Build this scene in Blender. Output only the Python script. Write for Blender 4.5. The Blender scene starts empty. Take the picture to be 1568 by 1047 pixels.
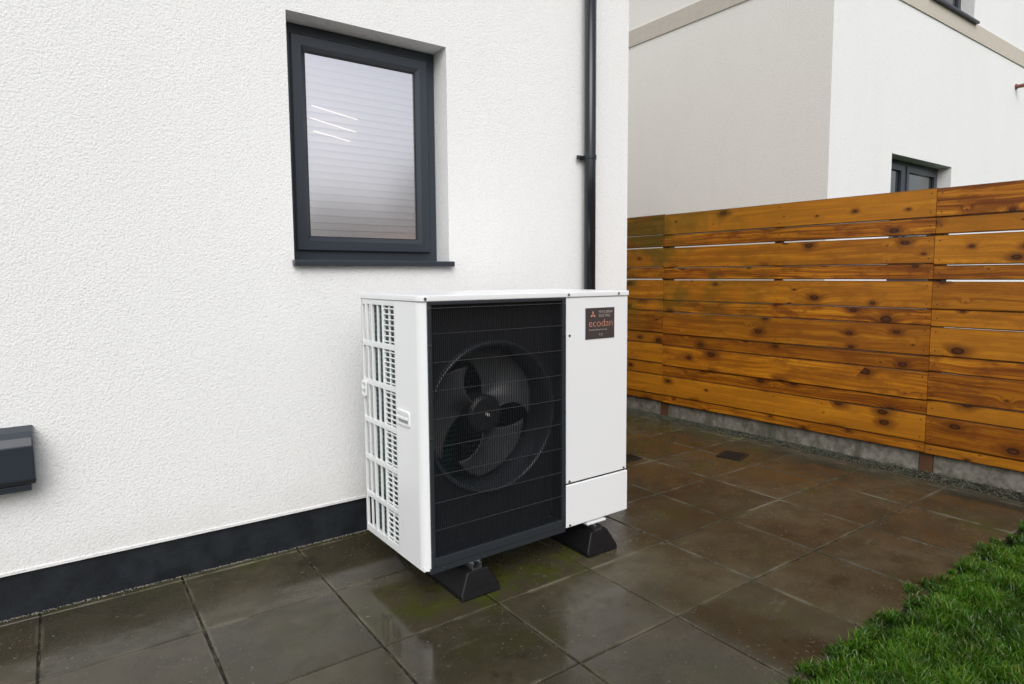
import bpy, bmesh, math, random
import numpy as np
from mathutils import Vector, Matrix
random.seed(7); rng=np.random.default_rng(7)
scene=bpy.context.scene
COL=scene.collection

# ---------------------------------------------------------------- helpers
def link(o,parent=None):
    COL.objects.link(o)
    if parent is not None: o.parent=parent
    return o
def empty(name,loc=(0,0,0),rz=0):
    o=bpy.data.objects.new(name,None); o.location=loc; o.rotation_euler=(0,0,rz); o.empty_display_size=.2
    return link(o)
def mesh_obj(name,verts,faces,mat,parent=None,smooth=False,midx=None):
    me=bpy.data.meshes.new(name); me.from_pydata([tuple(v) for v in verts],[],faces)
    for m in (mat if isinstance(mat,(list,tuple)) else [mat]): me.materials.append(m)
    if midx is not None: me.polygons.foreach_set('material_index',midx)
    if smooth: me.polygons.foreach_set('use_smooth',[True]*len(me.polygons))
    me.update()
    return link(bpy.data.objects.new(name,me),parent)
class MB:
    def __init__(s): s.v=[];s.f=[]
    def box(s,x0,x1,y0,y1,z0,z1,M=None):
        n=len(s.v)
        vs=[(x0,y0,z0),(x1,y0,z0),(x1,y1,z0),(x0,y1,z0),(x0,y0,z1),(x1,y0,z1),(x1,y1,z1),(x0,y1,z1)]
        if M is not None: vs=[tuple(M@Vector(p)) for p in vs]
        s.v+=vs
        s.f+=[tuple(n+i for i in q) for q in((0,3,2,1),(4,5,6,7),(0,1,5,4),(1,2,6,5),(2,3,7,6),(3,0,4,7))]
        return s
    def cyl(s,c,axis,r,h,seg=16,r2=None):
        r2=r if r2 is None else r2
        ax=Vector(axis).normalized(); t=ax.orthogonal().normalized(); b=ax.cross(t); n=len(s.v); c=Vector(c)
        for k,(rr,d) in enumerate(((r,0),(r2,h))):
            for i in range(seg):
                a=2*math.pi*i/seg; s.v.append(tuple(c+ax*d+(t*math.cos(a)+b*math.sin(a))*rr))
        for i in range(seg):
            j=(i+1)%seg; s.f.append((n+i,n+j,n+seg+j,n+seg+i))
        s.f.append(tuple(n+seg-1-i for i in range(seg))); s.f.append(tuple(n+seg+i for i in range(seg)))
        return s
    def prism(s,outline,z0,z1):
        n=len(s.v);k=len(outline)
        s.v+=[(x,y,z0) for x,y in outline]+[(x,y,z1) for x,y in outline]
        for i in range(k):
            j=(i+1)%k; s.f.append((n+i,n+j,n+k+j,n+k+i))
        s.f.append(tuple(n+k-1-i for i in range(k))); s.f.append(tuple(n+k+i for i in range(k)))
        return s
    def obj(s,name,mat,parent=None,bevel=0,seg=2,smooth=False):
        o=mesh_obj(name,s.v,s.f,mat,parent,smooth)
        if bevel:
            m=o.modifiers.new('bevel','BEVEL'); m.width=bevel; m.segments=seg; m.limit_method='ANGLE'; m.angle_limit=math.radians(40)
            o.data.polygons.foreach_set('use_smooth',[True]*len(o.data.polygons))
            w=o.modifiers.new('wn','WEIGHTED_NORMAL')
        return o
def box(name,x0,x1,y0,y1,z0,z1,mat,parent=None,bevel=0,seg=2):
    return MB().box(x0,x1,y0,y1,z0,z1).obj(name,mat,parent,bevel,seg)

# ---------------------------------------------------------------- node helper
class NT:
    def __init__(s,name):
        s.m=bpy.data.materials.new(name); s.m.use_nodes=True; s.t=s.m.node_tree; s.t.nodes.clear()
        s.out=s.t.nodes.new('ShaderNodeOutputMaterial')
    def n(s,typ,**kw):
        nd=s.t.nodes.new(typ)
        for k,v in kw.items(): setattr(nd,k,v)
        return nd
    def l(s,a,b): s.t.links.new(a,b)
    def sock(s,nd,key,val):
        i=nd.inputs[key]
        if hasattr(val,'links') or isinstance(val,bpy.types.NodeSocket): s.l(val,i)
        else: i.default_value=val
    def math(s,op,a,b=0,c=None,clamp=False):
        nd=s.n('ShaderNodeMath',operation=op); nd.use_clamp=clamp
        s.sock(nd,0,a); s.sock(nd,1,b)
        if c is not None: s.sock(nd,2,c)
        return nd.outputs[0]
    def noise(s,vec,scale,detail=3,rough=.5,dist=0,out='Fac'):
        nd=s.n('ShaderNodeTexNoise'); s.sock(nd,'Vector',vec); s.sock(nd,'Scale',scale); s.sock(nd,'Detail',detail); s.sock(nd,'Roughness',rough); s.sock(nd,'Distortion',dist)
        return nd.outputs[out]
    def ramp(s,fac,stops,interp='LINEAR'):
        nd=s.n('ShaderNodeValToRGB'); cr=nd.color_ramp; cr.interpolation=interp
        while len(cr.elements)<len(stops): cr.elements.new(.5)
        for e,(p,c) in zip(cr.elements,stops): e.position=p; e.color=(*c,1) if len(c)==3 else c
        s.l(fac,nd.inputs[0]); return nd.outputs[0]
    def mr(s,v,a,b,c=0,d=1,smooth=True):
        nd=s.n('ShaderNodeMapRange'); nd.interpolation_type='SMOOTHSTEP' if smooth else 'LINEAR'
        s.sock(nd,0,v); s.sock(nd,1,a); s.sock(nd,2,b); s.sock(nd,3,c); s.sock(nd,4,d); return nd.outputs[0]
    def mix(s,f,a,b,mode='MIX'):
        nd=s.n('ShaderNodeMix',data_type='RGBA',blend_type=mode)
        s.sock(nd,0,f)
        for k,v in ((6,a),(7,b)):
            if isinstance(v,tuple) and len(v)==3: v=(*v,1)
            s.sock(nd,k,v)
        return nd.outputs[2]
    def obj(s): return s.n('ShaderNodeTexCoord').outputs['Object']
    def geo(s): return s.n('ShaderNodeNewGeometry').outputs['Position']
    def mapv(s,vec,scale=(1,1,1),loc=(0,0,0)):
        nd=s.n('ShaderNodeMapping'); s.l(vec,nd.inputs[0]); nd.inputs['Scale'].default_value=scale; nd.inputs['Location'].default_value=loc; return nd.outputs[0]
    def bump(s,h,strength=.5,dist=.01,normal=None):
        nd=s.n('ShaderNodeBump'); s.sock(nd,'Height',h); s.sock(nd,'Strength',strength); s.sock(nd,'Distance',dist)
        if normal is not None: s.l(normal,nd.inputs['Normal'])
        return nd.outputs[0]
    def pbr(s,col,rough=.5,metal=0,spec=.5,normal=None,coat=0,coatr=.1,link=True):
        p=s.n('ShaderNodeBsdfPrincipled')
        if isinstance(col,tuple) and len(col)==3: col=(*col,1)
        s.sock(p,'Base Color',col); s.sock(p,'Roughness',rough); s.sock(p,'Metallic',metal); s.sock(p,'Specular IOR Level',spec)
        s.sock(p,'Coat Weight',coat); s.sock(p,'Coat Roughness',coatr)
        if normal is not None: s.l(normal,p.inputs['Normal'])
        if link: s.l(p.outputs[0],s.out.inputs[0])
        return p.outputs[0]

def plain(name,col,rough=.5,metal=0,spec=.5,var=.12,scale=25,bump=.0,bs=200,coat=0,rv=.02):
    t=NT(name); g=t.geo(); n=t.noise(g,scale,3,.6)
    c=t.mix(n,tuple(x*(1-var) for x in col),tuple(min(1,x*(1+var)) for x in col))
    r=t.mr(n,.3,.7,max(.02,rough-rv),rough+rv)
    nm=t.bump(t.noise(g,bs,2),bump,.002) if bump else None
    t.pbr(c,r,metal,spec,nm,coat); return t.m

def roughcast(name,col,grime=.1,flat=False):
    t=NT(name); g=t.geo()
    n1=t.noise(g,100,2,.62)
    vo=t.n('ShaderNodeTexVoronoi'); t.sock(vo,'Vector',g); t.sock(vo,'Scale',130)
    h=t.math('SUBTRACT',n1,t.math('MULTIPLY',vo.outputs['Distance'],.42))
    nm=t.bump(h,.62,.0040)
    st=t.noise(t.mapv(g,(1.2,1.2,.35)),1.3,4,.6)
    c=t.mix(t.mr(st,.42,.75,0,grime),col,tuple(x*.72 for x in (col[0],col[1]*.98,col[2]*.92)))
    c=t.mix(t.mr(h,.35,.03,0,.16),c,(col[0]*.5,col[1]*.5,col[2]*.49))
    sep=t.n('ShaderNodeSeparateXYZ'); t.l(g,sep.inputs[0])
    z=t.math('ADD',sep.outputs[2],t.math('MULTIPLY',t.noise(g,5,3),-.25))
    c=t.mix(t.mr(z,.0,.25,.14,0),c,(.34,.33,.26))
    ws=t.noise(t.mapv(g,(9,9,.5)),1.6,3,.6); c=t.mix(t.mr(ws,.60,.78,0,.05),c,(.45,.44,.38))
    t.pbr(c,.85,0,.2,nm); return t.m

M_render=roughcast('white_roughcast_render',(.885,.885,.885),.08)
M_render_n=roughcast('cream_roughcast_render',(.91,.885,.83),.06)
M_band=plain('beige_band_render',(.58,.53,.46),.85,spec=.2,bump=.5,bs=90)
M_plinth=plain('slate_plinth_paint',(.014,.017,.022),.45,var=.5,scale=14,bump=.6,bs=60,rv=.1,spec=.4)
M_frame=plain('anthracite_upvc',(.030,.037,.050),.28,var=.03,spec=.5,rv=0)
M_gasket=plain('black_gasket',(.008,.008,.009),.5)
M_pipe=plain('anthracite_pipe',(.014,.017,.022),.2,var=.1)
M_unit=plain('white_powder_coat',(.87,.88,.895),.33,var=.008,scale=3,rv=.01)
M_unit2=plain('white_plastic',(.82,.84,.84),.38,var=.02,scale=8)
M_dark=plain('charcoal_plastic',(.026,.031,.038),.30,var=.1)
M_darkin=plain('dark_panel',(.021,.024,.029),.32,var=.1)
M_wire=plain('black_wire',(.015,.017,.020),.35)
M_xwire=plain('grey_cross_wire',(.045,.047,.052),.35)
M_blade=plain('fan_blade_plastic',(.092,.095,.10),.32,var=.1)
M_hub=plain('fan_hub_plastic',(.028,.028,.031),.35)
M_rubber=plain('black_rubber',(.006,.006,.007),.5,var=.4,scale=40,spec=.3,bump=.3,bs=300)
M_galv=plain('galvanised_steel',(.55,.57,.58),.35,metal=1,var=.25,scale=60)
M_screw=plain('screw_steel',(.20,.20,.21),.4,metal=1)
M_label=plain('label_film',(.060,.052,.052),.3,var=.05)
M_labelt=plain('label_print',(.62,.27,.19),.5)
M_labelw=plain('label_print_grey',(.48,.43,.41),.5)
M_roof=plain('roof_tile',(.05,.05,.055),.6,var=.3,scale=12)
M_copper=plain('overflow_pipe_plastic',(.20,.07,.045),.5)
M_iron=plain('cast_iron_grate',(.015,.015,.014),.4,var=.4,bump=.5)
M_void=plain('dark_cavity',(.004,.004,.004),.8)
M_room=plain('room_plaster',(.30,.27,.23),.9)
M_blind=plain('blind_slat',(.80,.75,.68),.5)

def m_fins():
    t=NT('coil_fins'); o=t.obj(); sep=t.n('ShaderNodeSeparateXYZ'); t.l(o,sep.inputs[0])
    w=t.math('PINGPONG',sep.outputs[2],.011); w=t.mr(w,.003,.008)
    c=t.mix(w,(.006,.018,.02),(.05,.13,.13)); t.pbr(c,.4,.3,.5,t.bump(w,.6,.004)); return t.m
M_fins=m_fins()

def m_glass():
    t=NT('obscured_glazing')
    tr=t.n('ShaderNodeBsdfTransparent'); tr.inputs[0].default_value=(.92,.90,.94,1)
    gl=t.n('ShaderNodeBsdfGlossy'); gl.inputs['Color'].default_value=(.98,.95,1.0,1); gl.inputs['Roughness'].default_value=.15
    df=t.n('ShaderNodeBsdfDiffuse'); df.inputs[0].default_value=(.66,.64,.70,1)
    m1=t.n('ShaderNodeMixShader'); m1.inputs[0].default_value=.22; t.l(tr.outputs[0],m1.inputs[1]); t.l(df.outputs[0],m1.inputs[2])
    m2=t.n('ShaderNodeMixShader'); m2.inputs[0].default_value=.72; t.l(m1.outputs[0],m2.inputs[1]); t.l(gl.outputs[0],m2.inputs[2])
    t.l(m2.outputs[0],t.out.inputs[0]); return t.m
M_glass=m_glass()
def m_glassn():
    t=NT('dark_glazing'); t.pbr((.03,.035,.04),.05,0,1.0,None,1.0,.03); return t.m
M_glassn=m_glassn()
def m_lamp():
    t=NT('tube_lamp_glow'); e=t.n('ShaderNodeEmission'); e.inputs[0].default_value=(1,.88,.70,1); e.inputs[1].default_value=2.6; t.l(e.outputs[0],t.out.inputs[0]); return t.m
M_lamp=m_lamp()

def m_slab():
    t=NT('wet_concrete_slab'); g=t.geo()
    at=t.n('ShaderNodeAttribute'); at.attribute_name='tint'; rnd=t.n('ShaderNodeSeparateColor'); t.l(at.outputs['Color'],rnd.inputs[0])
    big=t.noise(g,1.3,3,.6); mid=t.noise(g,9,6,.72); fine=t.noise(g,190,2,.6)
    c=t.mix(t.mr(mid,.34,.66),(.026,.023,.014),(.096,.084,.052))
    c=t.mix(t.mr(fine,.38,.70,0,.5),c,(.14,.125,.085))
    c=t.mix(t.math('MULTIPLY',rnd.outputs[0],.6),c,(.026,.024,.015))
    c=t.mix(t.math('MULTIPLY',rnd.outputs[1],.30),c,(.085,.066,.034))
    sep=t.n('ShaderNodeSeparateXYZ'); t.l(g,sep.inputs[0])
    al=t.mr(t.noise(t.mapv(g,(1,1,1),(3.1,7.7,0)),2.2,4,.7),.52,.70,0,.6)
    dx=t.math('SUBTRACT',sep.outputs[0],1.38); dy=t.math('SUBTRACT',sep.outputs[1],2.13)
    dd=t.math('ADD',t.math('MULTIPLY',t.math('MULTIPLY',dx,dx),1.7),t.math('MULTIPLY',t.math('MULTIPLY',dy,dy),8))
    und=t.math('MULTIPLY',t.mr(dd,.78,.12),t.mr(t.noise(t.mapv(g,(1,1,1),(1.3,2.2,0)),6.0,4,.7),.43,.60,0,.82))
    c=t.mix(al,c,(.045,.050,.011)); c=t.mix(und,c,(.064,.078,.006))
    wf=t.math('MULTIPLY',t.mr(sep.outputs[1],2.74,2.88),t.mr(t.noise(g,11,3),.45,.65,0,.6)); c=t.mix(wf,c,(.05,.06,.012))
    c=t.mix(t.math('MULTIPLY',rnd.outputs[2],t.mr(t.noise(g,6,3),.42,.62,.0,.6)),c,(.17,.155,.11))
    # pale drag marks, dried silt and a few darker blotches
    dm=t.mr(t.noise(t.mapv(g,(1.5,4,1),(5,1,0)),3,4,.75),.60,.70,0,.28); c=t.mix(dm,c,(.19,.17,.12))
    dk=t.mr(t.noise(t.mapv(g,(1,1,1),(9,4,0)),3.5,4,.7),.58,.70,0,.55); c=t.mix(dk,c,(.018,.015,.010))
    sp=t.mr(t.noise(g,60,2,.5),.65,.72); spm=t.mr(t.noise(g,2.6,2),.47,.62)
    c=t.mix(t.math('MULTIPLY',sp,t.math('MULTIPLY',spm,.6)),c,(.33,.31,.25))
    wet=t.mr(t.math('ADD',big,t.math('MULTIPLY',mid,.50)),.63,.84)
    r=t.math('ADD',t.math('MULTIPLY',t.math('SUBTRACT',1,wet),.27),.075)
    c=t.mix(t.math('MULTIPLY',wet,.45),c,(.022,.018,.012))
    h=t.math('ADD',t.math('MULTIPLY',fine,.30),t.math('MULTIPLY',mid,.6))
    nm=t.bump(h,t.math('ADD',t.math('MULTIPLY',t.math('SUBTRACT',1,wet),.26),.05),.006)
    t.pbr(c,r,0,.36,nm); return t.m
M_slab=m_slab()
def m_joint():
    t=NT('joint_sand'); g=t.geo(); c=t.mix(t.mr(t.noise(g,25,3),.4,.7),(.007,.006,.004),(.07,.062,.042))
    t.pbr(c,.6,0,.3); return t.m
M_joint=m_joint()
def m_soil():
    t=NT('lawn_soil'); g=t.geo(); n=t.noise(g,9,5,.7); n2=t.noise(g,.35,3)
    c=t.mix(t.mr(n,.35,.65),(.010,.022,.004),(.03,.07,.01)); c=t.mix(t.math('MULTIPLY',n2,.4),c,(.03,.045,.012))
    t.pbr(c,.9,0,.2,t.bump(n,1,.03)); return t.m
M_soil=m_soil()
def m_grass():
    t=NT('grass_blade'); uv=t.n('ShaderNodeUVMap').outputs[0]; sep=t.n('ShaderNodeSeparateXYZ'); t.l(uv,sep.inputs[0])
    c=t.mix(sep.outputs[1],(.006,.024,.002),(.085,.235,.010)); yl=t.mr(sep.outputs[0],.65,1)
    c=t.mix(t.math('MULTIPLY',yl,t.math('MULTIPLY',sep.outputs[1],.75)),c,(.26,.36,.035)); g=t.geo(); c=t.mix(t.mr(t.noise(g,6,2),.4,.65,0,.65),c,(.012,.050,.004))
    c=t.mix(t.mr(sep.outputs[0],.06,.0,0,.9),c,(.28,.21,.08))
    p=t.pbr(c,.32,0,.5,link=False)
    tl=t.n('ShaderNodeBsdfTranslucent'); t.l(c,tl.inputs[0]); m=t.n('ShaderNodeMixShader'); m.inputs[0].default_value=.25; t.l(p,m.inputs[1]); t.l(tl.outputs[0],m.inputs[2]); t.l(m.outputs[0],t.out.inputs[0]); return t.m
M_grass=m_grass()
M_leaf=plain('hedge_leaf',(.035,.05,.018),.5,var=.5,scale=4)
def m_concrete():
    t=NT('weathered_concrete'); g=t.geo(); n=t.noise(g,16,5,.7); st=t.noise(t.mapv(g,(1,6,1.5)),2,3)
    c=t.mix(t.mr(n,.3,.7),(.12,.11,.085),(.30,.28,.24)); c=t.mix(t.mr(st,.5,.7,0,.6),c,(.08,.078,.05))
    t.pbr(c,.7,0,.3,t.bump(n,.8,.008)); return t.m
M_conc=m_concrete()
def m_stone():
    t=NT('wet_gravel'); g=t.geo(); n=t.noise(g,45,2); c=t.ramp(n,[(.3,(.022,.024,.016)),(.5,(.060,.066,.042)),(.62,(.045,.062,.02)),(.78,(.17,.16,.13))])
    t.pbr(c,.5,0,.4); return t.m
M_stone=m_stone()

def m_wood():
    t=NT('stained_softwood'); uv=t.n('ShaderNodeUVMap').outputs[0]; g=t.geo()
    sep=t.n('ShaderNodeSeparateXYZ'); t.l(uv,sep.inputs[0]); u,v=sep.outputs[0],sep.outputs[1]
    at=t.n('ShaderNodeAttribute'); at.attribute_name='tint'; rs=t.n('ShaderNodeSeparateColor'); t.l(at.outputs['Color'],rs.inputs[0])
    wob=t.noise(uv,14,2)
    vo=t.n('ShaderNodeTexVoronoi'); vo.voronoi_dimensions='2D'; t.sock(vo,'Vector',t.mapv(uv,(3.3,6.0,1))); t.sock(vo,'Scale',1.0); t.sock(vo,'Randomness',.95)
    d=vo.outputs['Distance']; cs=t.n('ShaderNodeSeparateColor'); t.l(vo.outputs['Color'],cs.inputs[0])
    size=t.mr(cs.outputs[0],.2,1,.012,.115,False)
    k=t.math('DIVIDE',t.math('MULTIPLY',d,t.math('ADD',.6,t.math('MULTIPLY',wob,.8))),size)
    k2=t.math('DIVIDE',d,t.math('ADD',size,.065))
    halo=t.math('POWER',2.718,t.math('MULTIPLY',t.math('MULTIPLY',k2,k2),-.55))
    vv=t.math('ADD',v,t.math('MULTIPLY',halo,.040)); vv=t.math('ADD',vv,t.math('MULTIPLY',t.noise(t.mapv(uv,(2.2,5,1)),1,1),.045))
    cb=t.n('ShaderNodeCombineXYZ'); t.l(t.math('MULTIPLY',u,1.5),cb.inputs[0]); t.l(t.math('MULTIPLY',vv,110),cb.inputs[1])
    grain=t.noise(cb.outputs[0],1,3,.6)
    cb2=t.n('ShaderNodeCombineXYZ'); t.l(t.math('MULTIPLY',u,1.1),cb2.inputs[0]); t.l(t.math('MULTIPLY',vv,30),cb2.inputs[1])
    flame=t.noise(cb2.outputs[0],1,2,.55,.5)
    f=t.math('ADD',t.math('MULTIPLY',grain,.62),t.math('MULTIPLY',flame,.72)); f=t.math('SUBTRACT',f,.17)
    c=t.ramp(f,[(.30,(.10,.022,.0015)),(.42,(.26,.074,.003)),(.53,(.46,.152,.006)),(.67,(.68,.280,.015))])
    blot=t.noise(t.mapv(g,(1,1.6,5)),2.8,5,.72)
    c=t.mix(t.mr(blot,.44,.64,0,.78),c,(.17,.042,.002))
    c=t.mix(t.mr(rs.outputs[0],.15,1,0,.62,False),c,(.18,.047,.002))
    c=t.mix(t.mr(rs.outputs[1],.35,1,0,.50,False),c,(.66,.265,.014))
    c=t.mix(t.mr(k,3.8,1.1,0,.72),c,(.11,.026,.002)); c=t.mix(t.mr(k,1.2,.95,0,.88),c,(.018,.006,.002)); c=t.mix(t.mr(k,.75,.45,0,.7),c,(.12,.032,.004))
    c=t.mix(t.math('MULTIPLY',rs.outputs[2],.8),c,(.045,.014,.002))
    sg=t.n('ShaderNodeSeparateXYZ'); t.l(g,sg.inputs[0])
    far=t.mr(sg.outputs[1],2.2,4.0); al=t.mr(t.noise(g,2.7,3,.6),.40,.60); hi=t.mr(sg.outputs[2],.5,1.1)
    c=t.mix(t.math('MULTIPLY',t.math('MULTIPLY',far,al),t.math('MULTIPLY',hi,.70)),c,(.090,.080,.007))
    c=t.mix(t.mr(t.math('ADD',sg.outputs[2],t.math('MULTIPLY',blot,.4)),.55,.15,0,.3),c,(.14,.045,.004))
    nm=t.bump(f,.4,.003)
    t.pbr(c,t.mr(blot,.3,.7,.36,.52),0,.35,nm); return t.m
M_wood=m_wood()
M_post=plain('fence_post_wood',(.11,.05,.022),.6,var=.4,scale=18,bump=.5,bs=80)

# ---------------------------------------------------------------- wall sheet with openings
def wall(name,P0,U,W,H,holes,depth,N,mat,parent,z0=0):
    us=sorted({0,W,*[h[0] for h in holes],*[h[1] for h in holes]}); zs=sorted({z0,H,*[h[2] for h in holes],*[h[3] for h in holes]})
    P0=Vector(P0);U=Vector(U);N=Vector(N);v=[];f=[]
    def q(*pts):
        n=len(v); v.extend(pts); f.append(tuple(range(n,n+4)))
    def p(u,z,d=0): return P0+U*u+N*d+Vector((0,0,z))
    for a,b in zip(us,us[1:]):
        for c,d in zip(zs,zs[1:]):
            if any(h[0]<=a and b<=h[1] and h[2]<=c and d<=h[3] for h in holes): continue
            q(p(a,c),p(b,c),p(b,d),p(a,d))
    for h in holes:
        a,b,c,d=h
        q(p(a,c),p(a,d),p(a,d,depth),p(a,c,depth)); q(p(b,c),p(b,c,depth),p(b,d,depth),p(b,d))
        q(p(a,d),p(b,d),p(b,d,depth),p(a,d,depth)); q(p(a,c),p(a,c,depth),p(b,c,depth),p(b,c))
    return mesh_obj(name,v,f,mat,parent)

# ================================================================ HOUSE
YW=2.879; XC=2.899; RD=.13; HH=3.75; HD=5.0  # unseen height and depth kept small so more light reaches the alley
house=empty('rendered_house')
XL=-7.0
wall('front_wall',(XL,YW,0),(1,0,0),XC-XL,HH,[(.847-XL,1.624-XL,1.281,2.364)],.22,(0,1,0),M_render,house,z0=.174)
wall('side_wall',(XC,YW,0),(0,1,0),HD,HH,[],.2,(-1,0,0),M_render,house,z0=.174)
wall('end_wall',(XL,YW,0),(0,1,0),HD,HH,[],.2,(1,0,0),M_render,house,z0=.174)
wall('rear_wall',(XL,YW+HD,0),(1,0,0),XC-XL,HH,[],.2,(0,-1,0),M_render,house,z0=.174)
MB().box(XL+.012,XC-.012,YW+.010,YW+HD-.01,-.05,.178).obj('plinth',M_plinth,house)
MB().box(XL,XC+.004,YW-.005,YW+.02,.166,.176).box(XC-.02,XC+.004,YW+.02,YW+HD,.166,.176).obj('render_stop_bead',M_render,house)
MB().box(XL-.12,XC+.12,YW-.12,YW+HD+.12,HH,HH+.16).obj('unseen_low_roof',M_roof,house,.01)  # unseen roof, set low to let light onto the neighbour's side wall
def roof(name,x0,x1,y0,y1,z,rise,parent):
    ym=(y0+y1)/2; v=[(x0,y0,z),(x1,y0,z),(x1,ym,z+rise),(x0,ym,z+rise),(x0,y1,z),(x1,y1,z)]
    mesh_obj(name,v+[(a,b,c-.18) for a,b,c in v],[(0,1,2,3),(3,2,5,4),(6,9,8,7),(9,10,11,8),(0,6,7,1),(4,5,11,10),(0,3,9,6),(3,4,10,9),(1,7,8,2),(2,8,11,5)],M_roof,parent)
# window
wy=YW+RD
def mitre(name,x0,x1,z0,z1,prof,mat,parent):
    v=[];f=[];k=len(prof)
    for ins,y in prof: v+= [(x0+ins,y,z0+ins),(x1-ins,y,z0+ins),(x1-ins,y,z1-ins),(x0+ins,y,z1-ins)]
    for i in range(k-1):
        for j in range(4):
            a=i*4+j;b=i*4+(j+1)%4; f.append((a,b,b+4,a+4))
    return mesh_obj(name,v,f,mat,parent)
mitre('window_frame',.849,1.622,1.303,2.362,[(0,wy+.07),(0,wy),(.004,wy-.004),(.046,wy-.004),(.050,wy),(.050,wy+.03)],M_frame,house)
mitre('window_sash',.849+.046,1.622-.046,1.303+.046,2.362-.046,[(0,wy+.01),(0,wy-.016),(.005,wy-.021),(.046,wy-.021),(.064,wy-.004),(.066,wy+.0),(.066,wy+.012)],M_frame,house)
gx0,gx1,gz0,gz1=.849+.112,1.622-.112,1.303+.112,2.362-.112
mitre('window_gasket',gx0-.003,gx1+.003,gz0-.003,gz1+.003,[(0,wy-.001),(.006,wy-.001),(.006,wy+.01)],M_gasket,house)
mesh_obj('window_glass',[(gx0,wy+.006,gz0),(gx1,wy+.006,gz0),(gx1,wy+.006,gz1),(gx0,wy+.006,gz1)],[(0,1,2,3)],M_glass,house)
MB().box(.838,1.638,YW-.035,wy+.02,1.277,1.303).obj('window_sill',M_frame,house,.004)
MB().cyl((.872,wy-.0045,1.50),(0,-1,0),.005,.003,10).obj('frame_cap',M_gasket,house)
rx0,rx1,ry0,ry1,rz0,rz1=.3,2.4,wy+.10,wy+2.2,.3,2.6
v=[(rx0,ry0,rz0),(rx1,ry0,rz0),(rx1,ry1,rz0),(rx0,ry1,rz0),(rx0,ry0,rz1),(rx1,ry0,rz1),(rx1,ry1,rz1),(rx0,ry1,rz1)]
mesh_obj('room',v,[(0,1,2,3),(4,7,6,5),(1,5,6,2),(2,6,7,3),(3,7,4,0)],M_room,house)
bl=MB()
for i in range(26):
    z=1.40+i*.034
    M=Matrix.Translation((0,wy+.045,z))@Matrix.Rotation(math.radians(60),4,'X')
    bl.box(.94,1.535,-.0170,.0170,-.0005,.0005,M)
bl.obj('venetian_blind',M_blind,house)
for (xa,za,xb,zb) in ((.995,2.020,1.215,1.985),(.99,1.962,1.205,1.925),(1.0,1.905,1.175,1.878)):
    d=Vector((xb-xa,0,zb-za)); MB().cyl((xa,wy+.022,za),d,.0026,d.length,8).obj('tube_light_glow',M_lamp,house)

# downpipe
pipe=empty('drainpipe')
pm=MB().cyl((2.535,2.822,.03),(0,0,1),.034,HH-.05,28)
pm.obj('pipe',M_pipe,pipe,smooth=False)
for p in pipe.children[0].data.polygons: p.use_smooth = abs(p.normal.z)<.5
bk=MB()
for z in (1.912,3.4,.45):
    bk.cyl((2.535,2.822,z-.013),(0,0,1),.038,.026,28).box(2.468,2.535,2.852,2.866,z-.011,z+.011).cyl((2.478,2.852,z),(0,-1,0),.009,.012,10)
    bk.box(2.50,2.57,2.85,2.8785,z-.010,z+.010)
bk.obj('pipe_clips',M_pipe,pipe,.002)

# utility box on the wall, left
ub=empty('wall_utility_box')
pr=[(YW-.002,.505),(2.800,.505),(2.792,.512),(2.786,.645),(2.802,.672),(2.830,.688),(YW-.002,.704)]
v=[(x,y,z) for x in (-.62,-.099) for y,z in pr]; k=len(pr)
mo=mesh_obj('box_body',v,[(i,(i+1)%k,(i+1)%k+k,i+k) for i in range(k)]+[tuple(range(k-1,-1,-1)),tuple(range(k,2*k))],M_frame,ub)
bm_=mo.modifiers.new('b','BEVEL');bm_.width=.005;bm_.segments=3
box('box_lower_lip',-.60,-.112,2.803,YW-.003,.482,.504,M_frame,ub,.003)
MB().box(-.62,-.097,2.783,2.7855,.52,.526).obj('box_seam',M_gasket,ub)

# ================================================================ HEAT PUMP
hp=empty('heat_pump_unit',(1.029,2.04,.14),.015)
W,D,Hh=1.05,.525,1.02
def arc(cx,cy,r,a0,a1,n=8): return [(cx+r*math.cos(math.radians(a0+(a1-a0)*i/n)),cy+r*math.sin(math.radians(a0+(a1-a0)*i/n))) for i in range(n+1)]
R=.038
lid=arc(R-.004,R-.006,R,180,270)+[(W+.002,-.006),(W+.002,D+.004),(-.004,D+.004)]
MB().prism(lid,.997,Hh).obj('lid',M_unit,hp,.004)
corner=[(0,.205)]+arc(R,R,R,180,270)+[(.040,0),(.040,.012)]+[(x,y) for x,y in arc(R,R,R-.009,270,180)]+[(.009,.205)]
MB().prism(corner,.0,.996).obj('corner_panel',M_unit,hp,.0015,1)
lat=MB()
for b in (.209,.318,.424,.520): lat.box(0,.012,b-.007,b+.005,.0,.996)
rows=[0,.165,.327,.489,.651,.813,.985]
for i,c in enumerate(rows): lat.box(.0005,.0115,.204,.525,max(0,c-(.010 if i else 0)),min(.996,c+(.012 if i else .03)))
for b in (.371,.472): lat.box(.003,.012,b-.0045,b+.0045,.02,.99)
for i in range(6):
    n=8
    for j in range(1,n):
        z=rows[i]+(rows[i+1]-rows[i])*j/n; lat.box(.003,.010,.214,.313,z-.0025,z+.0025)
lat.box(.003,.012,.262,.267,.02,.99)
lat.obj('side_guard',M_unit2,hp,.0012,1)
box('side_coil',.030,.05,.19,.50,.02,.99,M_fins,hp)
box('rear_coil',.05,.70,.46,.50,.02,.99,M_fins,hp)
rg=MB()
for i in range(22): rg.box(.0+i*.048,.004+i*.048,D-.006,D-.001,.0,.996)
for c in rows: rg.box(0,W,D-.012,D-.006,max(.0,c-.006),min(.996,c+.006))
rg.obj('rear_guard',M_unit2,hp)
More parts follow.
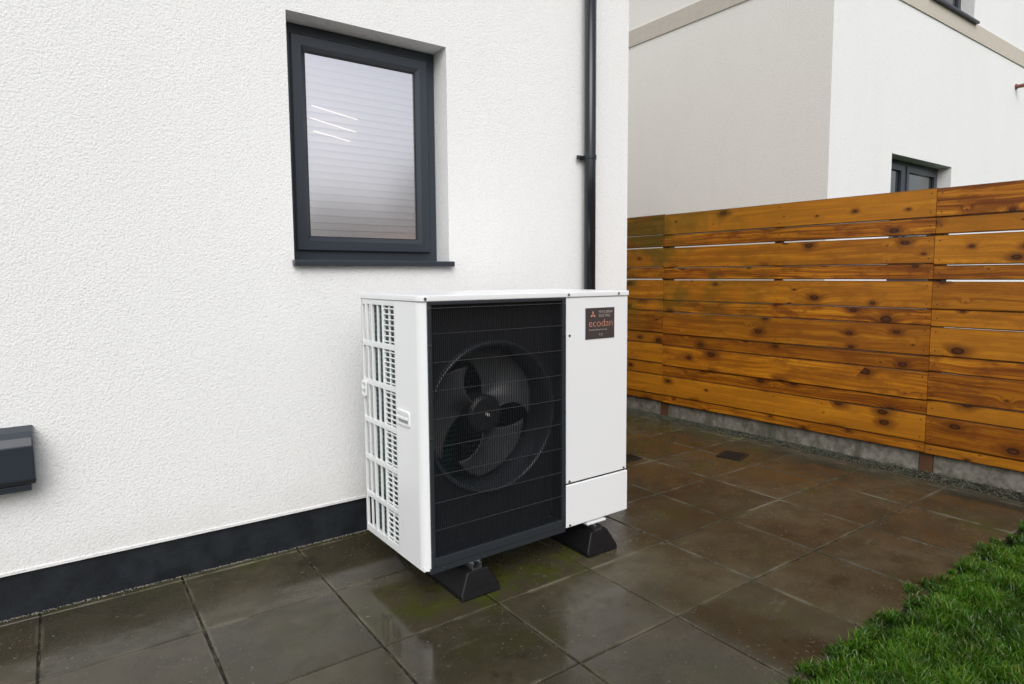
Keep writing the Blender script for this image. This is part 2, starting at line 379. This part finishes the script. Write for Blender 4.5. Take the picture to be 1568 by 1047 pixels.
def handle(b,c,wd,ht):
    mb=MB()
    mb.box(-.006,.001,b-wd/2,b+wd/2,c+ht/2-.010,c+ht/2+.004).box(-.006,.001,b-wd/2,b+wd/2,c-ht/2-.004,c-ht/2+.006)
    mb.box(-.006,.001,b-wd/2-.004,b-wd/2+.004,c-ht/2,c+ht/2).box(-.006,.001,b+wd/2-.004,b+wd/2+.004,c-ht/2,c+ht/2)
    mb.box(-.010,-.002,b-wd/2+.006,b+wd/2-.006,c-.004,c+.006)
    return mb
handle(.145,.555,.095,.05).obj('side_handle',M_unit2,hp,.002)
MB().box(-.0015,.0,.103,.187,.533,.551).obj('handle_shade_plate',plain('handle_shadow_grey',(.35,.36,.37),.5),hp)  # flat grey plate paints the shade of a handle pocket
handle(.505,.62,.035,.06).obj('rear_handle',M_unit2,hp,.002)
G0,G1=.027,.677
MB().box(.679,W-.001,0,.012,.197,.996).box(W-.013,W-.001,.012,D,.197,.996).obj('service_panel',M_unit,hp,.003)
MB().box(.679,W+.003,-.004,.012,.002,.190).box(W-.013,W+.003,.012,D,.002,.190).obj('valve_cover',M_unit,hp,.004)
MB().box(.682,W-.004,.004,.01,.188,.199).box(W-.012,W-.004,.01,D-.01,.188,.199).obj('panel_gap',M_gasket,hp)
box('base_pan',.004,W-.004,.014,D-.005,-.004,.016,M_unit,hp,.002)
fr=MB().box(G0,G0+.016,-.006,.02,.012,.996).box(G1-.020,G1,-.006,.02,.012,.996).box(G0+.016,G1-.02,-.006,.02,.984,.9965).box(G0+.016,G1-.02,-.006,.02,.012,.046)
fr.obj('grille_surround',M_dark,hp,.002)
box('base_rail',G0-.004,G1,-.003,.02,-.012,.011,M_dark,hp,.002)
ga,gb,gc,gd=G0+.014,G1-.018,.044,.986
PD=.065; CX,CZ=.352,.527
v=[(ga,.0,gc),(gb,.0,gc),(gb,.0,gd),(ga,.0,gd),(ga,PD,gc),(gb,PD,gc),(gb,PD,gd),(ga,PD,gd)]
mesh_obj('grille_recess',v,[(0,4,5,1),(1,5,6,2),(2,6,7,3),(3,7,4,0)],M_darkin,hp)
N=96; v=[];f=[]
def rectpt(t):
    c,s=math.cos(t),math.sin(t)
    sx=((gb-CX) if c>0 else (CX-ga))/max(abs(c),1e-6); sz=((gd-CZ) if s>0 else (CZ-gc))/max(abs(s),1e-6); k=min(sx,sz); return (CX+c*k,PD,CZ+s*k)
RC=.308
for i in range(N):
    t=2*math.pi*i/N; v.append((CX+RC*math.cos(t),PD,CZ+RC*math.sin(t))); v.append(rectpt(t))
for i in range(N):
    j=(i+1)%N; f.append((2*i,2*i+1,2*j+1,2*j))
mesh_obj('fan_panel',v,f,M_darkin,hp)
prof=[(.308,PD),(.308,PD-.010),(.304,PD-.018),(.298,PD-.020),(.290,PD-.014),(.284,PD+.0),(.281,PD+.03),(.280,PD+.08),(.280,PD+.13)]
v=[];f=[]
for r,y in prof:
    for i in range(N):
        t=2*math.pi*i/N; v.append((CX+r*math.cos(t),y,CZ+r*math.sin(t)))
for k in range(len(prof)-1):
    for i in range(N):
        j=(i+1)%N; f.append((k*N+i,k*N+j,(k+1)*N+j,(k+1)*N+i))
mesh_obj('bell_mouth',v,f,plain('bell_mouth_plastic',(.045,.052,.062),.16),hp,True)
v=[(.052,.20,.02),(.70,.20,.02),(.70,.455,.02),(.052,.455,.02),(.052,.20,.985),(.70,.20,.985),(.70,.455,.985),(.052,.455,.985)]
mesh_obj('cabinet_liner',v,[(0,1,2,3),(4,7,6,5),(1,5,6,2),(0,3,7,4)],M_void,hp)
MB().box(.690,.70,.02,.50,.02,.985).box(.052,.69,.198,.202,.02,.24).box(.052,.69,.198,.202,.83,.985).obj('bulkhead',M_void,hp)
# fan
MB().cyl((CX,.112,CZ),(0,1,0),.066,.012,40,.080).cyl((CX,.124,CZ),(0,1,0),.080,.09,40).obj('fan_hub',M_hub,hp,.003)
MB().cyl((CX,.098,CZ),(0,1,0),.007,.02,12).obj('fan_nut',plain('white_nut',(.8,.8,.8),.4),hp)
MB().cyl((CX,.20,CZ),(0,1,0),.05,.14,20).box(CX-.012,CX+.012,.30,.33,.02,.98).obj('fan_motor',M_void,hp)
for n,th0 in enumerate((0,120,240)):
    v=[];f=[];nr,nt=18,20
    for i in range(nr+1):
        q=i/nr; r=.072+(.268-.072)*q
        a_lo=18-26*q**1.6; a_hi=66+50*q-10*q*q
        for j in range(nt+1):
            s=j/nt; th=math.radians(th0+a_lo+(a_hi-a_lo)*s)
            rr=r-.050*q*q*max(0,.30-s)/.30-.022*q*q*max(0,s-.75)/.25
            y=.118+.080*s*(1-.2*q)+.022*math.sin(math.pi*s)
            v.append((CX+rr*math.cos(th),y,CZ+rr*math.sin(th)))
    for i in range(nr):
        for j in range(nt):
            a=i*(nt+1)+j; f.append((a,a+1,a+nt+2,a+nt+1))
    o=mesh_obj('fan_blade',v,f,M_blade,hp,True); s_=o.modifiers.new('s','SOLIDIFY'); s_.thickness=.004
gw=MB(); x=ga+.004
while x<gb-.002:
    gw.box(x-.0008,x+.0008,-.001,.0035,.03,.99); x+=.0084
gw.obj('grille_wires',M_wire,hp)
gh=MB()
for k in range(1,9):
    z=.046+(.985-.046)*k/9; gh.box(ga,gb,-.0034,-.0012,z-.0011,z+.0011)
gh.box(ga,gb,-.0035,-.0012,.972,.9745)
gh.obj('grille_cross_wires',M_xwire,hp)
sc=MB()
for a,c,b in((.034,.975,-.006),(.034,.84,-.006),(.034,.50,-.006),(.034,.17,-.006),(.040,.028,-.006),(.669,.972,-.006),(.669,.84,-.006),(.669,.52,-.006),(.669,.21,-.006),(.662,.028,-.006),(.35,.028,-.006),(.085,.0,-.003),
           (.69,1.008,-.006),(.985,1.008,-.006),(.018,1.008,-.006),(.70,.835,0),(.70,.205,0),(.70,.012,-.004),(1.03,.205,0)):
    sc.cyl((a,b,c),(0,-1,0),.0052,.003,10)
sc.obj('screws',M_screw,hp)
box('label',.790,.962,-.003,-.0003,.813,.948,M_label,hp)
def text(body,size,loc,mat,name,off=0,sx=1):
    cu=bpy.data.curves.new(name,'FONT'); cu.body=body; cu.size=size; cu.align_x='LEFT'; cu.extrude=.0002; cu.offset=off
    o=bpy.data.objects.new(name,cu); link(o); bpy.context.view_layer.update()
    me=bpy.data.meshes.new_from_object(o.evaluated_get(bpy.context.evaluated_depsgraph_get())); bpy.data.objects.remove(o)
    me.materials.clear(); me.materials.append(mat)
    o=bpy.data.objects.new(name,me); link(o,hp); o.rotation_euler=(math.pi/2,0,0); o.location=loc; o.scale=(sx,1,1); return o
text('ecodan',.047,(.806,-.0036,.866),M_labelt,'label_wordmark',-.0008,1.08)
text('MITSUBISHI\nELECTRIC',.0165,(.866,-.0036,.924),M_labelw,'label_maker_text',-.0002)
text('Renewable Heating Technology',.0085,(.808,-.0036,.850),M_labelw,'label_small_text',-.0001)
text('R32',.014,(.868,-.0036,.826),M_labelw,'label_gas_text',-.0002)
lm=[];lf=[]
def rh(cx,cz,ang,s=.0115):
    a=math.radians(ang); ux,uz=math.cos(a),math.sin(a); px,pz=-uz,ux
    n=len(lm)
    for k,w in((0,0),(.5,.29),(1,0),(.5,-.29)): lm.append((cx+(ux*k+px*w)*s*1.15,-.0036,cz+(uz*k+pz*w)*s*1.15))
    lf.append((n,n+1,n+2,n+3))
for a in(90,210,330): rh(.832,.918,a,.015)
mesh_obj('label_logo',lm,lf,M_labelt,hp)
# feet
def foot(xc):
    e=empty('rubber_mounting_foot',(xc,2.0,0))
    v=[];wb,wt,h=.0875,.046,.096; L=.60
    pts=[(-wb,0),( -wb,.020),(-wt-.004,h-.006),(-wt,h),(wt,h),(wt+.004,h-.006),(wb,.020),(wb,0)]
    k=len(pts)
    for y,ins in((0,0),(L,0)):
        for x,z in pts:
            yy=y+(.030*z/h if y==0 else -.030*z/h); v.append((x,yy,z+.001))
    f=[tuple(range(k)),tuple(range(2*k-1,k-1,-1))]+[(i,i+k,(i+1)%k+k,(i+1)%k) for i in range(k)]
    o=mesh_obj('rubber_block',v,f,M_rubber,e); b=o.modifiers.new('b','BEVEL'); b.width=.006; b.segments=3
    rb=MB()
    for y in (.10,.22,.36,.48): rb.box(-wb+.006,wb-.006,y,y+.02,.0,.03)
    rb.obj('ribs',M_rubber,e)
    ch=MB().box(-.021,.021,.036,.565,.097,.100).box(-.021,-.0185,.036,.565,.100,.118).box(.0185,.021,.036,.565,.100,.118).box(-.021,-.010,.036,.565,.118,.1205).box(.010,.021,.036,.565,.118,.1205)
    ch.obj('strut_channel',M_galv,e)
    bt=MB().box(-.026,.026,.050,.105,.121,.1255).cyl((0,.075,.1255),(0,0,1),.011,.008,6).cyl((0,.075,.13),(0,0,1),.005,.014,10)
    bt.box(-.03,.03,.43,.49,.121,.1255)
    bt.obj('bolt_and_washer',M_galv,e)
    MB().box(-.055,.055,.045,.11,.127,.1345).box(-.055,.055,.42,.50,.127,.1345).obj('unit_bracket',M_unit,e)
    Mt=Matrix.Translation((0,.0125,.045))@Matrix.Rotation(math.atan2(-.030,.096),4,'X')
    MB().box(-.028,.028,-.001,.004,-.010,.010,Mt).obj('raised_badge',M_rubber,e,.001)
    return e
foot(1.25); foot(1.885)

# ================================================================ PAVING
S=.463; X0=-.116; Y0=1.458
pav_v=[];pav_f=[];pav_t=[]
def slab(x0,x1,y0,y1):
    g=.0030; x0+=g;x1-=g;y0+=g;y1-=g
    if x1-x0<.02 or y1-y0<.02: return
    n=len(pav_v); c=.004; dz=rng.normal(0,.0008); tx,ty=rng.normal(0,.0014,2); xm,ym=(x0+x1)/2,(y0+y1)/2
    jit=rng.uniform(-.0011,.0011,4)
    def P(x,y,z): return (x,y,z+dz+(x-xm)*tx+(y-ym)*ty)
    x0+=jit[0];x1+=jit[1];y0+=jit[2];y1+=jit[3]
    r=rng.random(2)
    for (o,z,e) in((0,-.04,1),(0,-.004,1),(c*.4,-.0012,1),(c,0,1),(.013,0,0)):
        o=min(o,(x1-x0)*.4,(y1-y0)*.4)
        pav_v.extend([P(x0+o,y0+o,z),P(x1-o,y0+o,z),P(x1-o,y1-o,z),P(x0+o,y1-o,z)]); pav_t.extend([(r[0],r[1],e,1)]*4)
    fs=[]
    for k in range(4):
        for j in range(4): fs.append((n+k*4+j,n+k*4+(j+1)%4,n+k*4+4+(j+1)%4,n+k*4+4+j))
    fs.append((n+16,n+17,n+18,n+19)); pav_f.extend(fs)
XE=4.13
for i in range(-12,10):
    for j in range(-1,16):
        xa,xb=X0+i*S,X0+(i+1)*S; ya,yb=Y0+j*S,Y0+(j+1)*S
        xb=min(xb,XE)
        if j>=3:
            if xb<=XC+.02: continue
            xa=max(xa,XC+.004)
        slab(xa,xb,ya,yb)
for i in range(-12,7):
    xa,xb=X0+i*S,min(X0+(i+1)*S,XC); slab(xa,xb,Y0+3*S,YW+.008)
pv=mesh_obj('paving_slabs',pav_v,pav_f,M_slab)
ca=pv.data.color_attributes.new('tint','FLOAT_COLOR','POINT'); ca.data.foreach_set('color',np.array(pav_t).ravel())
mesh_obj('paving_joint_bed',[(-6,.985,-.006),(4.3,.985,-.006),(4.3,9,-.006),(-6,9,-.006)],[(0,1,2,3)],M_joint)
mesh_obj('ground',[(-150,-150,-.030),(150,-150,-.030),(150,150,-.030),(-150,150,-.030)],[(0,1,2,3)],M_soil)
deb=MB()
def pebble(mb,x,y,z,s):
    n=len(mb.v); a=rng.uniform(.7,1.3,6)*s
    mb.v+= [(x-a[0],y,z),(x+a[1],y,z),(x,y-a[2],z),(x,y+a[3],z),(x,y,z+a[4]*.8),(x,y,z-a[5]*.5)]
    mb.f+= [(n+0,n+2,n+4),(n+2,n+1,n+4),(n+1,n+3,n+4),(n+3,n+0,n+4),(n+2,n+0,n+5),(n+1,n+2,n+5),(n+3,n+1,n+5),(n+0,n+3,n+5)]
for _ in range(2600): pebble(deb,rng.uniform(-1,2.9),YW+.008-abs(rng.normal(0,.008)),.001,rng.uniform(.001,.0032))
for _ in range(600):
    k=rng.integers(0,10); pebble(deb,X0+k*S+rng.normal(0,.003),rng.uniform(1,4.5),.0,rng.uniform(.0008,.002))
for _ in range(600):
    k=rng.integers(0,5); pebble(deb,rng.uniform(.5,4.1),Y0+k*S+rng.normal(0,.003),.0,rng.uniform(.0008,.002))
for _ in range(260): pebble(deb,rng.uniform(1.0,4.1),rng.uniform(1,3.2),.001,rng.uniform(.0008,.0022))
for _ in range(80): pebble(deb,rng.normal(2.95,.09),rng.normal(1.9,.05),.001,rng.uniform(.001,.0025))
deb.obj('grit',plain('pale_grit',(.22,.21,.17),.6,var=.5,scale=90))

def grate(x,y,s,rz):
    e=empty('drain_grate',(x,y,.0),rz); h=s/2
    MB().box(-h,h,-h,-h+.012,.001,.006).box(-h,h,h-.012,h,.001,.006).box(-h,-h+.012,-h+.012,h-.012,.001,.006).box(h-.012,h,-h+.012,h-.012,.001,.006).obj('grate_frame',M_iron,e)
    mb=MB(); n=7
    for i in range(n):
        x_=-h+.016+(s-.032)*(i+.5)/n; mb.box(x_-.0035,x_+.0035,-h+.012,h-.012,.002,.0055)
    mb.obj('grate_bars',M_iron,e); mesh_obj('grate_shade_sheet',[(-h+.01,-h+.01,.0017),(h-.01,-h+.01,.0017),(h-.01,h-.01,.0017),(-h+.01,h-.01,.0017)],[(0,1,2,3)],M_void,e)  # black sheet on the slab stands in for the unlit drain hole
grate(3.645,2.60,.165,.25); grate(3.04,2.985,.13,.0)

# ================================================================ FENCE
def fence(name,x_at,ys,tops,post_mat):
    e=empty(name); v=[];f=[];uvs=[];tin=[]
    nails=MB()
    for pi,(a,b) in enumerate(zip(ys,ys[1:])):
        off=rng.normal(0,.003)
        jz=rng.uniform(-.007,.007,len(tops)+1); jz[0]=jz[-1]=0; jz[2]*=.3; jz[4]*=.3
        for bi,(zt,zb) in enumerate(tops):
            t1=zt+off+jz[bi]; t0=zb+off+jz[bi+1]; tl=rng.normal(0,.0006)
            if bi==1 and pi%2==1: t0+=.003
            if bi==3 and pi%2==1: t0+=.006
            if bi==1 and pi%2==0: t0+=.005
            if bi==3 and pi%2==0: t0+=.003
            y0,y1=a+.0015,b-.0015; nseg=6; th=.021; n=len(v); ru,rv=rng.uniform(0,60,2); tr=rng.random(3); bow=rng.normal(0,.0008); xo=rng.uniform(-.002,.002)+(.005 if bi%2 else 0)
            for k in range(nseg+1):
                s=k/nseg; y=y0+(y1-y0)*s; x=x_at(y)+xo; dz=tl*(s-.5)*2+bow*math.sin(math.pi*s)
                c=.004
                for dx,z,ed in((0,t0+c+.004,0),(0,t1-c-.004,0),(.0005,t1-c,.6),(c,t1,1),(th,t1,.5),(th,t0,.5),(c,t0,1),(.0005,t0+c,.8)):
                    v.append((x+dx,y,z+dz)); uvs.append((y+ru,z+rv+(dx if z>(t0+t1)/2 else -dx))); tin.append((tr[0],tr[1],ed,1))
            for k in range(nseg):
                for q in range(8):
                    p=n+k*8+q; r=n+k*8+(q+1)%8; f.append((p,r,r+8,p+8))
            f.append(tuple(n+i for i in range(7,-1,-1))); f.append(tuple(n+nseg*8+i for i in range(8)))
            for yy in (a+.03,b-.03,(a+b)/2-.02):
                for zz in ((t0+.03,t1-.03) if t1-t0>.13 else ((t0+t1)/2,)):
                    nails.cyl((x_at(yy)+xo+.0005,yy,zz),(-1,0,0),.0042,.0016,8)
    o=mesh_obj('boards',v,f,M_wood,e)
    ul=o.data.uv_layers.new(name='UVMap'); li=np.empty(len(o.data.loops),int); o.data.loops.foreach_get('vertex_index',li)
    ul.data.foreach_set('uv',np.array(uvs)[li].ravel())
    c_=o.data.color_attributes.new('tint','FLOAT_COLOR','POINT'); c_.data.foreach_set('color',np.array(tin).ravel())
    nails.obj('nails',M_gasket,e)
    po=MB()
    for y in ys: x=x_at(y); po.box(x+.0295,x+.098,y-.0375,y+.0375,-.02,1.70)
    for a,b in zip(ys,ys[1:]): y=(a+b)/2; x=x_at(y); po.box(x+.0295,x+.07,y-.025,y+.025,.13,1.69)
    po.obj('posts',M_post,e)
    cb=MB()
    for a,b in zip(ys,ys[1:]):
        x=x_at((a+b)/2)
        M=Matrix.Translation((x,(a+b)/2,0))@Matrix.Rotation(.035,4,'Z')
        cb.box(.034,.075,-(b-a)/2+.040,(b-a)/2-.040,-.05,.128+rng.normal(0,.004),M)
    cb.obj('concrete_gravel_boards',M_conc,e,.004)
    return e
FX=lambda y:4.307-.035*(y-1.3)
tops=[(1.744,1.569),(1.567,1.465),(1.460,1.290),(1.288,1.189),(1.184,1.010),(1.0085,.910),(.9085,.731),(.7295,.630),(.6285,.453),(.4515,.352),(.3505,.180),(.1785,.115)]
fence('wooden_fence',FX,[-6.65,-4.57,-2.49,-.41,1.67,3.75,5.83,7.91,9.99],tops,M_post)
gr=MB()
for _ in range(9000):
    y=rng.uniform(-.2,6.5); x=rng.uniform(4.125,FX(y)+.03); pebble(gr,x,y,-.008+rng.uniform(0,.012),rng.uniform(.002,.006))
gr.obj('gravel',M_stone)
mesh_obj('gravel_bed',[(4.12,-6,-.012),(4.6,-6,-.012),(4.3,9.5,-.012),(4.12,9.5,-.012)],[(0,1,2,3)],M_joint)

# ================================================================ NEIGHBOUR HOUSE
nb=empty('neighbour_house'); NX,NY=5.2,2.848; NXE=15.5
wall('side_wall',(NX,NY,0),(0,1,0),8,6.0,[],.2,(1,0,0),M_render_n,nb)
NW=[(6.305-NX,7.644-NX,1.15,2.345),(6.90-NX,8.02-NX,3.895,5.0),(10.6-NX,12.2-NX,.1,2.345),(10.6-NX,11.9-NX,3.895,5.0)]
wall('front_wall',(NX,NY,0),(1,0,0),NXE-NX,6.0,NW,.2,(0,1,0),M_render,nb)
wall('end_wall',(NXE,NY,0),(0,1,0),8,6.0,[],.2,(-1,0,0),M_render_n,nb)
wall('rear_wall',(NX,NY+8,0),(1,0,0),NXE-NX,6.0,[],.2,(0,-1,0),M_render_n,nb)
MB().box(NX-.012,NXE+.012,NY-.012,NY-.001,3.715,3.885).box(NX-.012,NX-.001,NY-.001,NY+8,3.715,3.885).obj('storey_band',M_band,nb)
roof('roof',NX-.15,NXE+.15,NY-.15,NY+8.15,6.15,2.2,nb)
for h in NW:
    a,b,c,d=h[0]+NX,h[1]+NX,h[2],h[3]; y=NY+.13
    mitre('window_frame',a+.002,b-.002,c+.002,d-.002,[(0,y+.06),(0,y),(.055,y),(.058,y+.02)],M_frame,nb)
    m=(a+b)/2 if b-a>1.2 else None
    if m:
        a1=a+.42*(b-a); MB().box(a1-.04,a1+.04,y-.004,y+.05,c+.055,d-.055).obj('window_mullion',M_frame,nb)
        mitre('window_sash',a+.05,a1-.036,c+.05,d-.05,[(0,y+.01),(0,y-.012),(.05,y-.012),(.055,y+.01)],M_frame,nb)
        mitre('window_sash',a1+.036,b-.05,c+.05,d-.05,[(0,y+.01),(0,y-.012),(.05,y-.012),(.055,y+.01)],M_frame,nb)
    else:
        mitre('window_sash',a+.05,b-.05,c+.05,d-.05,[(0,y+.01),(0,y-.012),(.05,y-.012),(.055,y+.01)],M_frame,nb)
    mesh_obj('window_glass',[(a+.05,y+.015,c+.05),(b-.05,y+.015,c+.05),(b-.05,y+.015,d-.05),(a+.05,y+.015,d-.05)],[(0,1,2,3)],M_glassn,nb)
    box('window_sill',a-.02,b+.02,NY-.05,y,c-.025,c,M_frame,nb,.003)
MB().cyl((9.36,NY+.02,3.45),(0,-1,0),.022,.16,14).cyl((9.36,NY-.001,3.45),(0,-1,0),.034,.01,14).obj('overflow_pipe',M_copper,nb)

# ================================================================ LAWN
def grass(name,n,xr,yr,hr,edge=True,center=None,leanmax=.9):
    if center is not None:
        pts=np.array(center); ci=rng.integers(0,len(pts),n); x=pts[ci,0]+rng.normal(0,1,n)*pts[ci,2]; y=pts[ci,1]+rng.normal(0,1,n)*pts[ci,2]*.7
    else:
        x=rng.uniform(*xr,n); y=yr[1]-(yr[1]-yr[0])*rng.random(n)
    if edge: y=y+.022*np.sin(x*5.1)+.014*np.sin(x*23+1.3)*(y>yr[1]-.12)
    cl=.5+.5*np.sin(x*17+np.sin(y*13)*2)*np.sin(y*19+np.sin(x*11)*2)
    h=rng.uniform(*hr,n)*(.55+.65*cl); w=rng.uniform(.0013,.0028,n); a=rng.uniform(0,2*np.pi,n); lean=rng.uniform(.1,leanmax,n); la=rng.uniform(0,2*np.pi,n)
    dx,dy=np.cos(a)*w,np.sin(a)*w; lx,ly=np.cos(la)*lean*h,np.sin(la)*lean*h
    V=np.zeros((n,5,3))
    for k,(s,ws,q) in enumerate(((0,1,0),(0,-1,0),(.55,.8,.28),(.55,-.8,.28),(1,0,1))):
        V[:,k,0]=x+dx*ws+lx*q; V[:,k,1]=y+dy*ws+ly*q; V[:,k,2]=-.028+h*s
    V[:,4,2]=-.028+h*(1-.35*lean)
    if center is not None: V[:,:,2]+=.024
    idx=np.arange(n)[:,None]*5
    tri=np.concatenate([idx+np.array([0,1,3]),idx+np.array([0,3,2]),idx+np.array([2,3,4])],1).reshape(-1,3)
    me=bpy.data.meshes.new(name); me.vertices.add(n*5); me.vertices.foreach_set('co',V.ravel())
    me.loops.add(tri.size); me.loops.foreach_set('vertex_index',tri.ravel().astype(np.int32)); me.polygons.add(len(tri)); me.polygons.foreach_set('loop_start',np.arange(0,tri.size,3,dtype=np.int32)); me.polygons.foreach_set('loop_total',np.full(len(tri),3,np.int32))
    me.update(); me.validate()
    uv=me.uv_layers.new(name='UVMap'); r=rng.random(n); UV=np.zeros((n,5,2)); UV[:,:,0]=r[:,None]; UV[:,:,1]=[0,0,.55,.55,1]
    uv.data.foreach_set('uv',UV.reshape(-1,2)[tri.ravel()].ravel().astype(np.float32))
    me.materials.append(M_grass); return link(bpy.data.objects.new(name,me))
lawn=empty('lawn')
tufts=[(rng.uniform(1.5,4.1),.985+rng.normal(0,.012),rng.uniform(.008,.022)) for _ in range(46)]+[(2.62,1.035,.025),(2.70,1.02,.02),(2.25,1.01,.02),(3.3,1.02,.025)]
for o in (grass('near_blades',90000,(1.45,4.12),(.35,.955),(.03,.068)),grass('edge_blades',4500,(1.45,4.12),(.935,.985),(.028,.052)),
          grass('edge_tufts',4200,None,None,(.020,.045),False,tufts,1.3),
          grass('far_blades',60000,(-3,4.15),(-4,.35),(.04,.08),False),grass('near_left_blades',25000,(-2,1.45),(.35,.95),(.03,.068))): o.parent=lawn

# ================================================================ ADDED FENCE AND HEDGE (unseen, darken the lower window reflection)
rf=MB()
for i in range(11): rf.box(-8,4.2,-8.02,-8.0,.06+i*.155,.205+i*.155)
for i in range(7): rf.box(-8+i*2,-7.9+i*2,-8.12,-8.025,0,1.75)
o=rf.obj('reflection_fence',M_post)
nl=22000; c=np.stack([rng.uniform(-12,14,nl),rng.uniform(-11,-9.3,nl),np.zeros(nl)],1)
top=3.3+.6*np.sin(c[:,0]*.9)+.5*np.sin(c[:,0]*2.3+1); c[:,2]=top*rng.random(nl)**.8
c[:,1]+=.35*np.sin(c[:,0]*3)*np.sin(c[:,2]*2.5)
A=rng.normal(size=(nl,3)); A/=np.linalg.norm(A,axis=1)[:,None]; B=np.cross(A,rng.normal(size=(nl,3))); B/=np.linalg.norm(B,axis=1)[:,None]
s=rng.uniform(.06,.13,nl)[:,None]; V=np.stack([c-A*s,c-B*s*.5,c+A*s,c+B*s*.5],1).reshape(-1,3)
mesh_obj('reflection_hedge',V,[(4*i,4*i+1,4*i+2,4*i+3) for i in range(nl)],M_leaf)

# ================================================================ LIGHT
w=bpy.data.worlds.new('World'); scene.world=w; w.use_nodes=True; nt=w.node_tree; nt.nodes.clear()
sky=nt.nodes.new('ShaderNodeTexSky'); sky.sky_type='NISHITA'; sky.sun_disc=False
EL,AZ=42,209
sky.sun_elevation=math.radians(EL); sky.sun_rotation=math.radians(AZ); sky.air_density=1.2; sky.dust_density=3.0; sky.ozone_density=1.8
hs=nt.nodes.new('ShaderNodeHueSaturation'); hs.inputs['Saturation'].default_value=.30
bg=nt.nodes.new('ShaderNodeBackground'); bg.inputs[1].default_value=.15; ow=nt.nodes.new('ShaderNodeOutputWorld')
nt.links.new(sky.outputs[0],hs.inputs['Color']); nt.links.new(hs.outputs[0],bg.inputs[0]); nt.links.new(bg.outputs[0],ow.inputs[0])
sd=bpy.data.lights.new('sun','SUN'); sd.energy=1.45; sd.angle=math.radians(50); sd.color=(1,.99,.975)
so=bpy.data.objects.new('sun',sd); link(so)
d=Vector((math.sin(math.radians(AZ))*math.cos(math.radians(EL)),math.cos(math.radians(AZ))*math.cos(math.radians(EL)),math.sin(math.radians(EL))))
so.rotation_euler=d.to_track_quat('Z','Y').to_euler()

# ================================================================ CAMERA
f,yaw,pitch,roll,cx,cy,H=975.37,36.295,4.965,-.286,806.66,507.21,1.227
y=math.radians(yaw);p=math.radians(pitch);r=math.radians(roll)
F=Vector((math.sin(y)*math.cos(p),math.cos(y)*math.cos(p),-math.sin(p))); R_=Vector((math.cos(y),-math.sin(y),0)); U=R_.cross(F)
R2=R_*math.cos(r)+U*math.sin(r); U2=U*math.cos(r)-R_*math.sin(r)
cam=bpy.data.cameras.new('camera'); cam.sensor_width=36; cam.lens=f/1568*36; cam.shift_x=-(cx-784)/1568; cam.shift_y=(cy-523.5)/1568
cam.clip_start=.05; cam.clip_end=500
co=bpy.data.objects.new('camera',cam); link(co)
Mx=Matrix((R2,U2,-F)).transposed().to_4x4(); Mx.translation=(0,0,H); co.matrix_world=Mx
scene.camera=co
scene.view_settings.view_transform='Standard'; scene.view_settings.look='None'; scene.view_settings.exposure=0
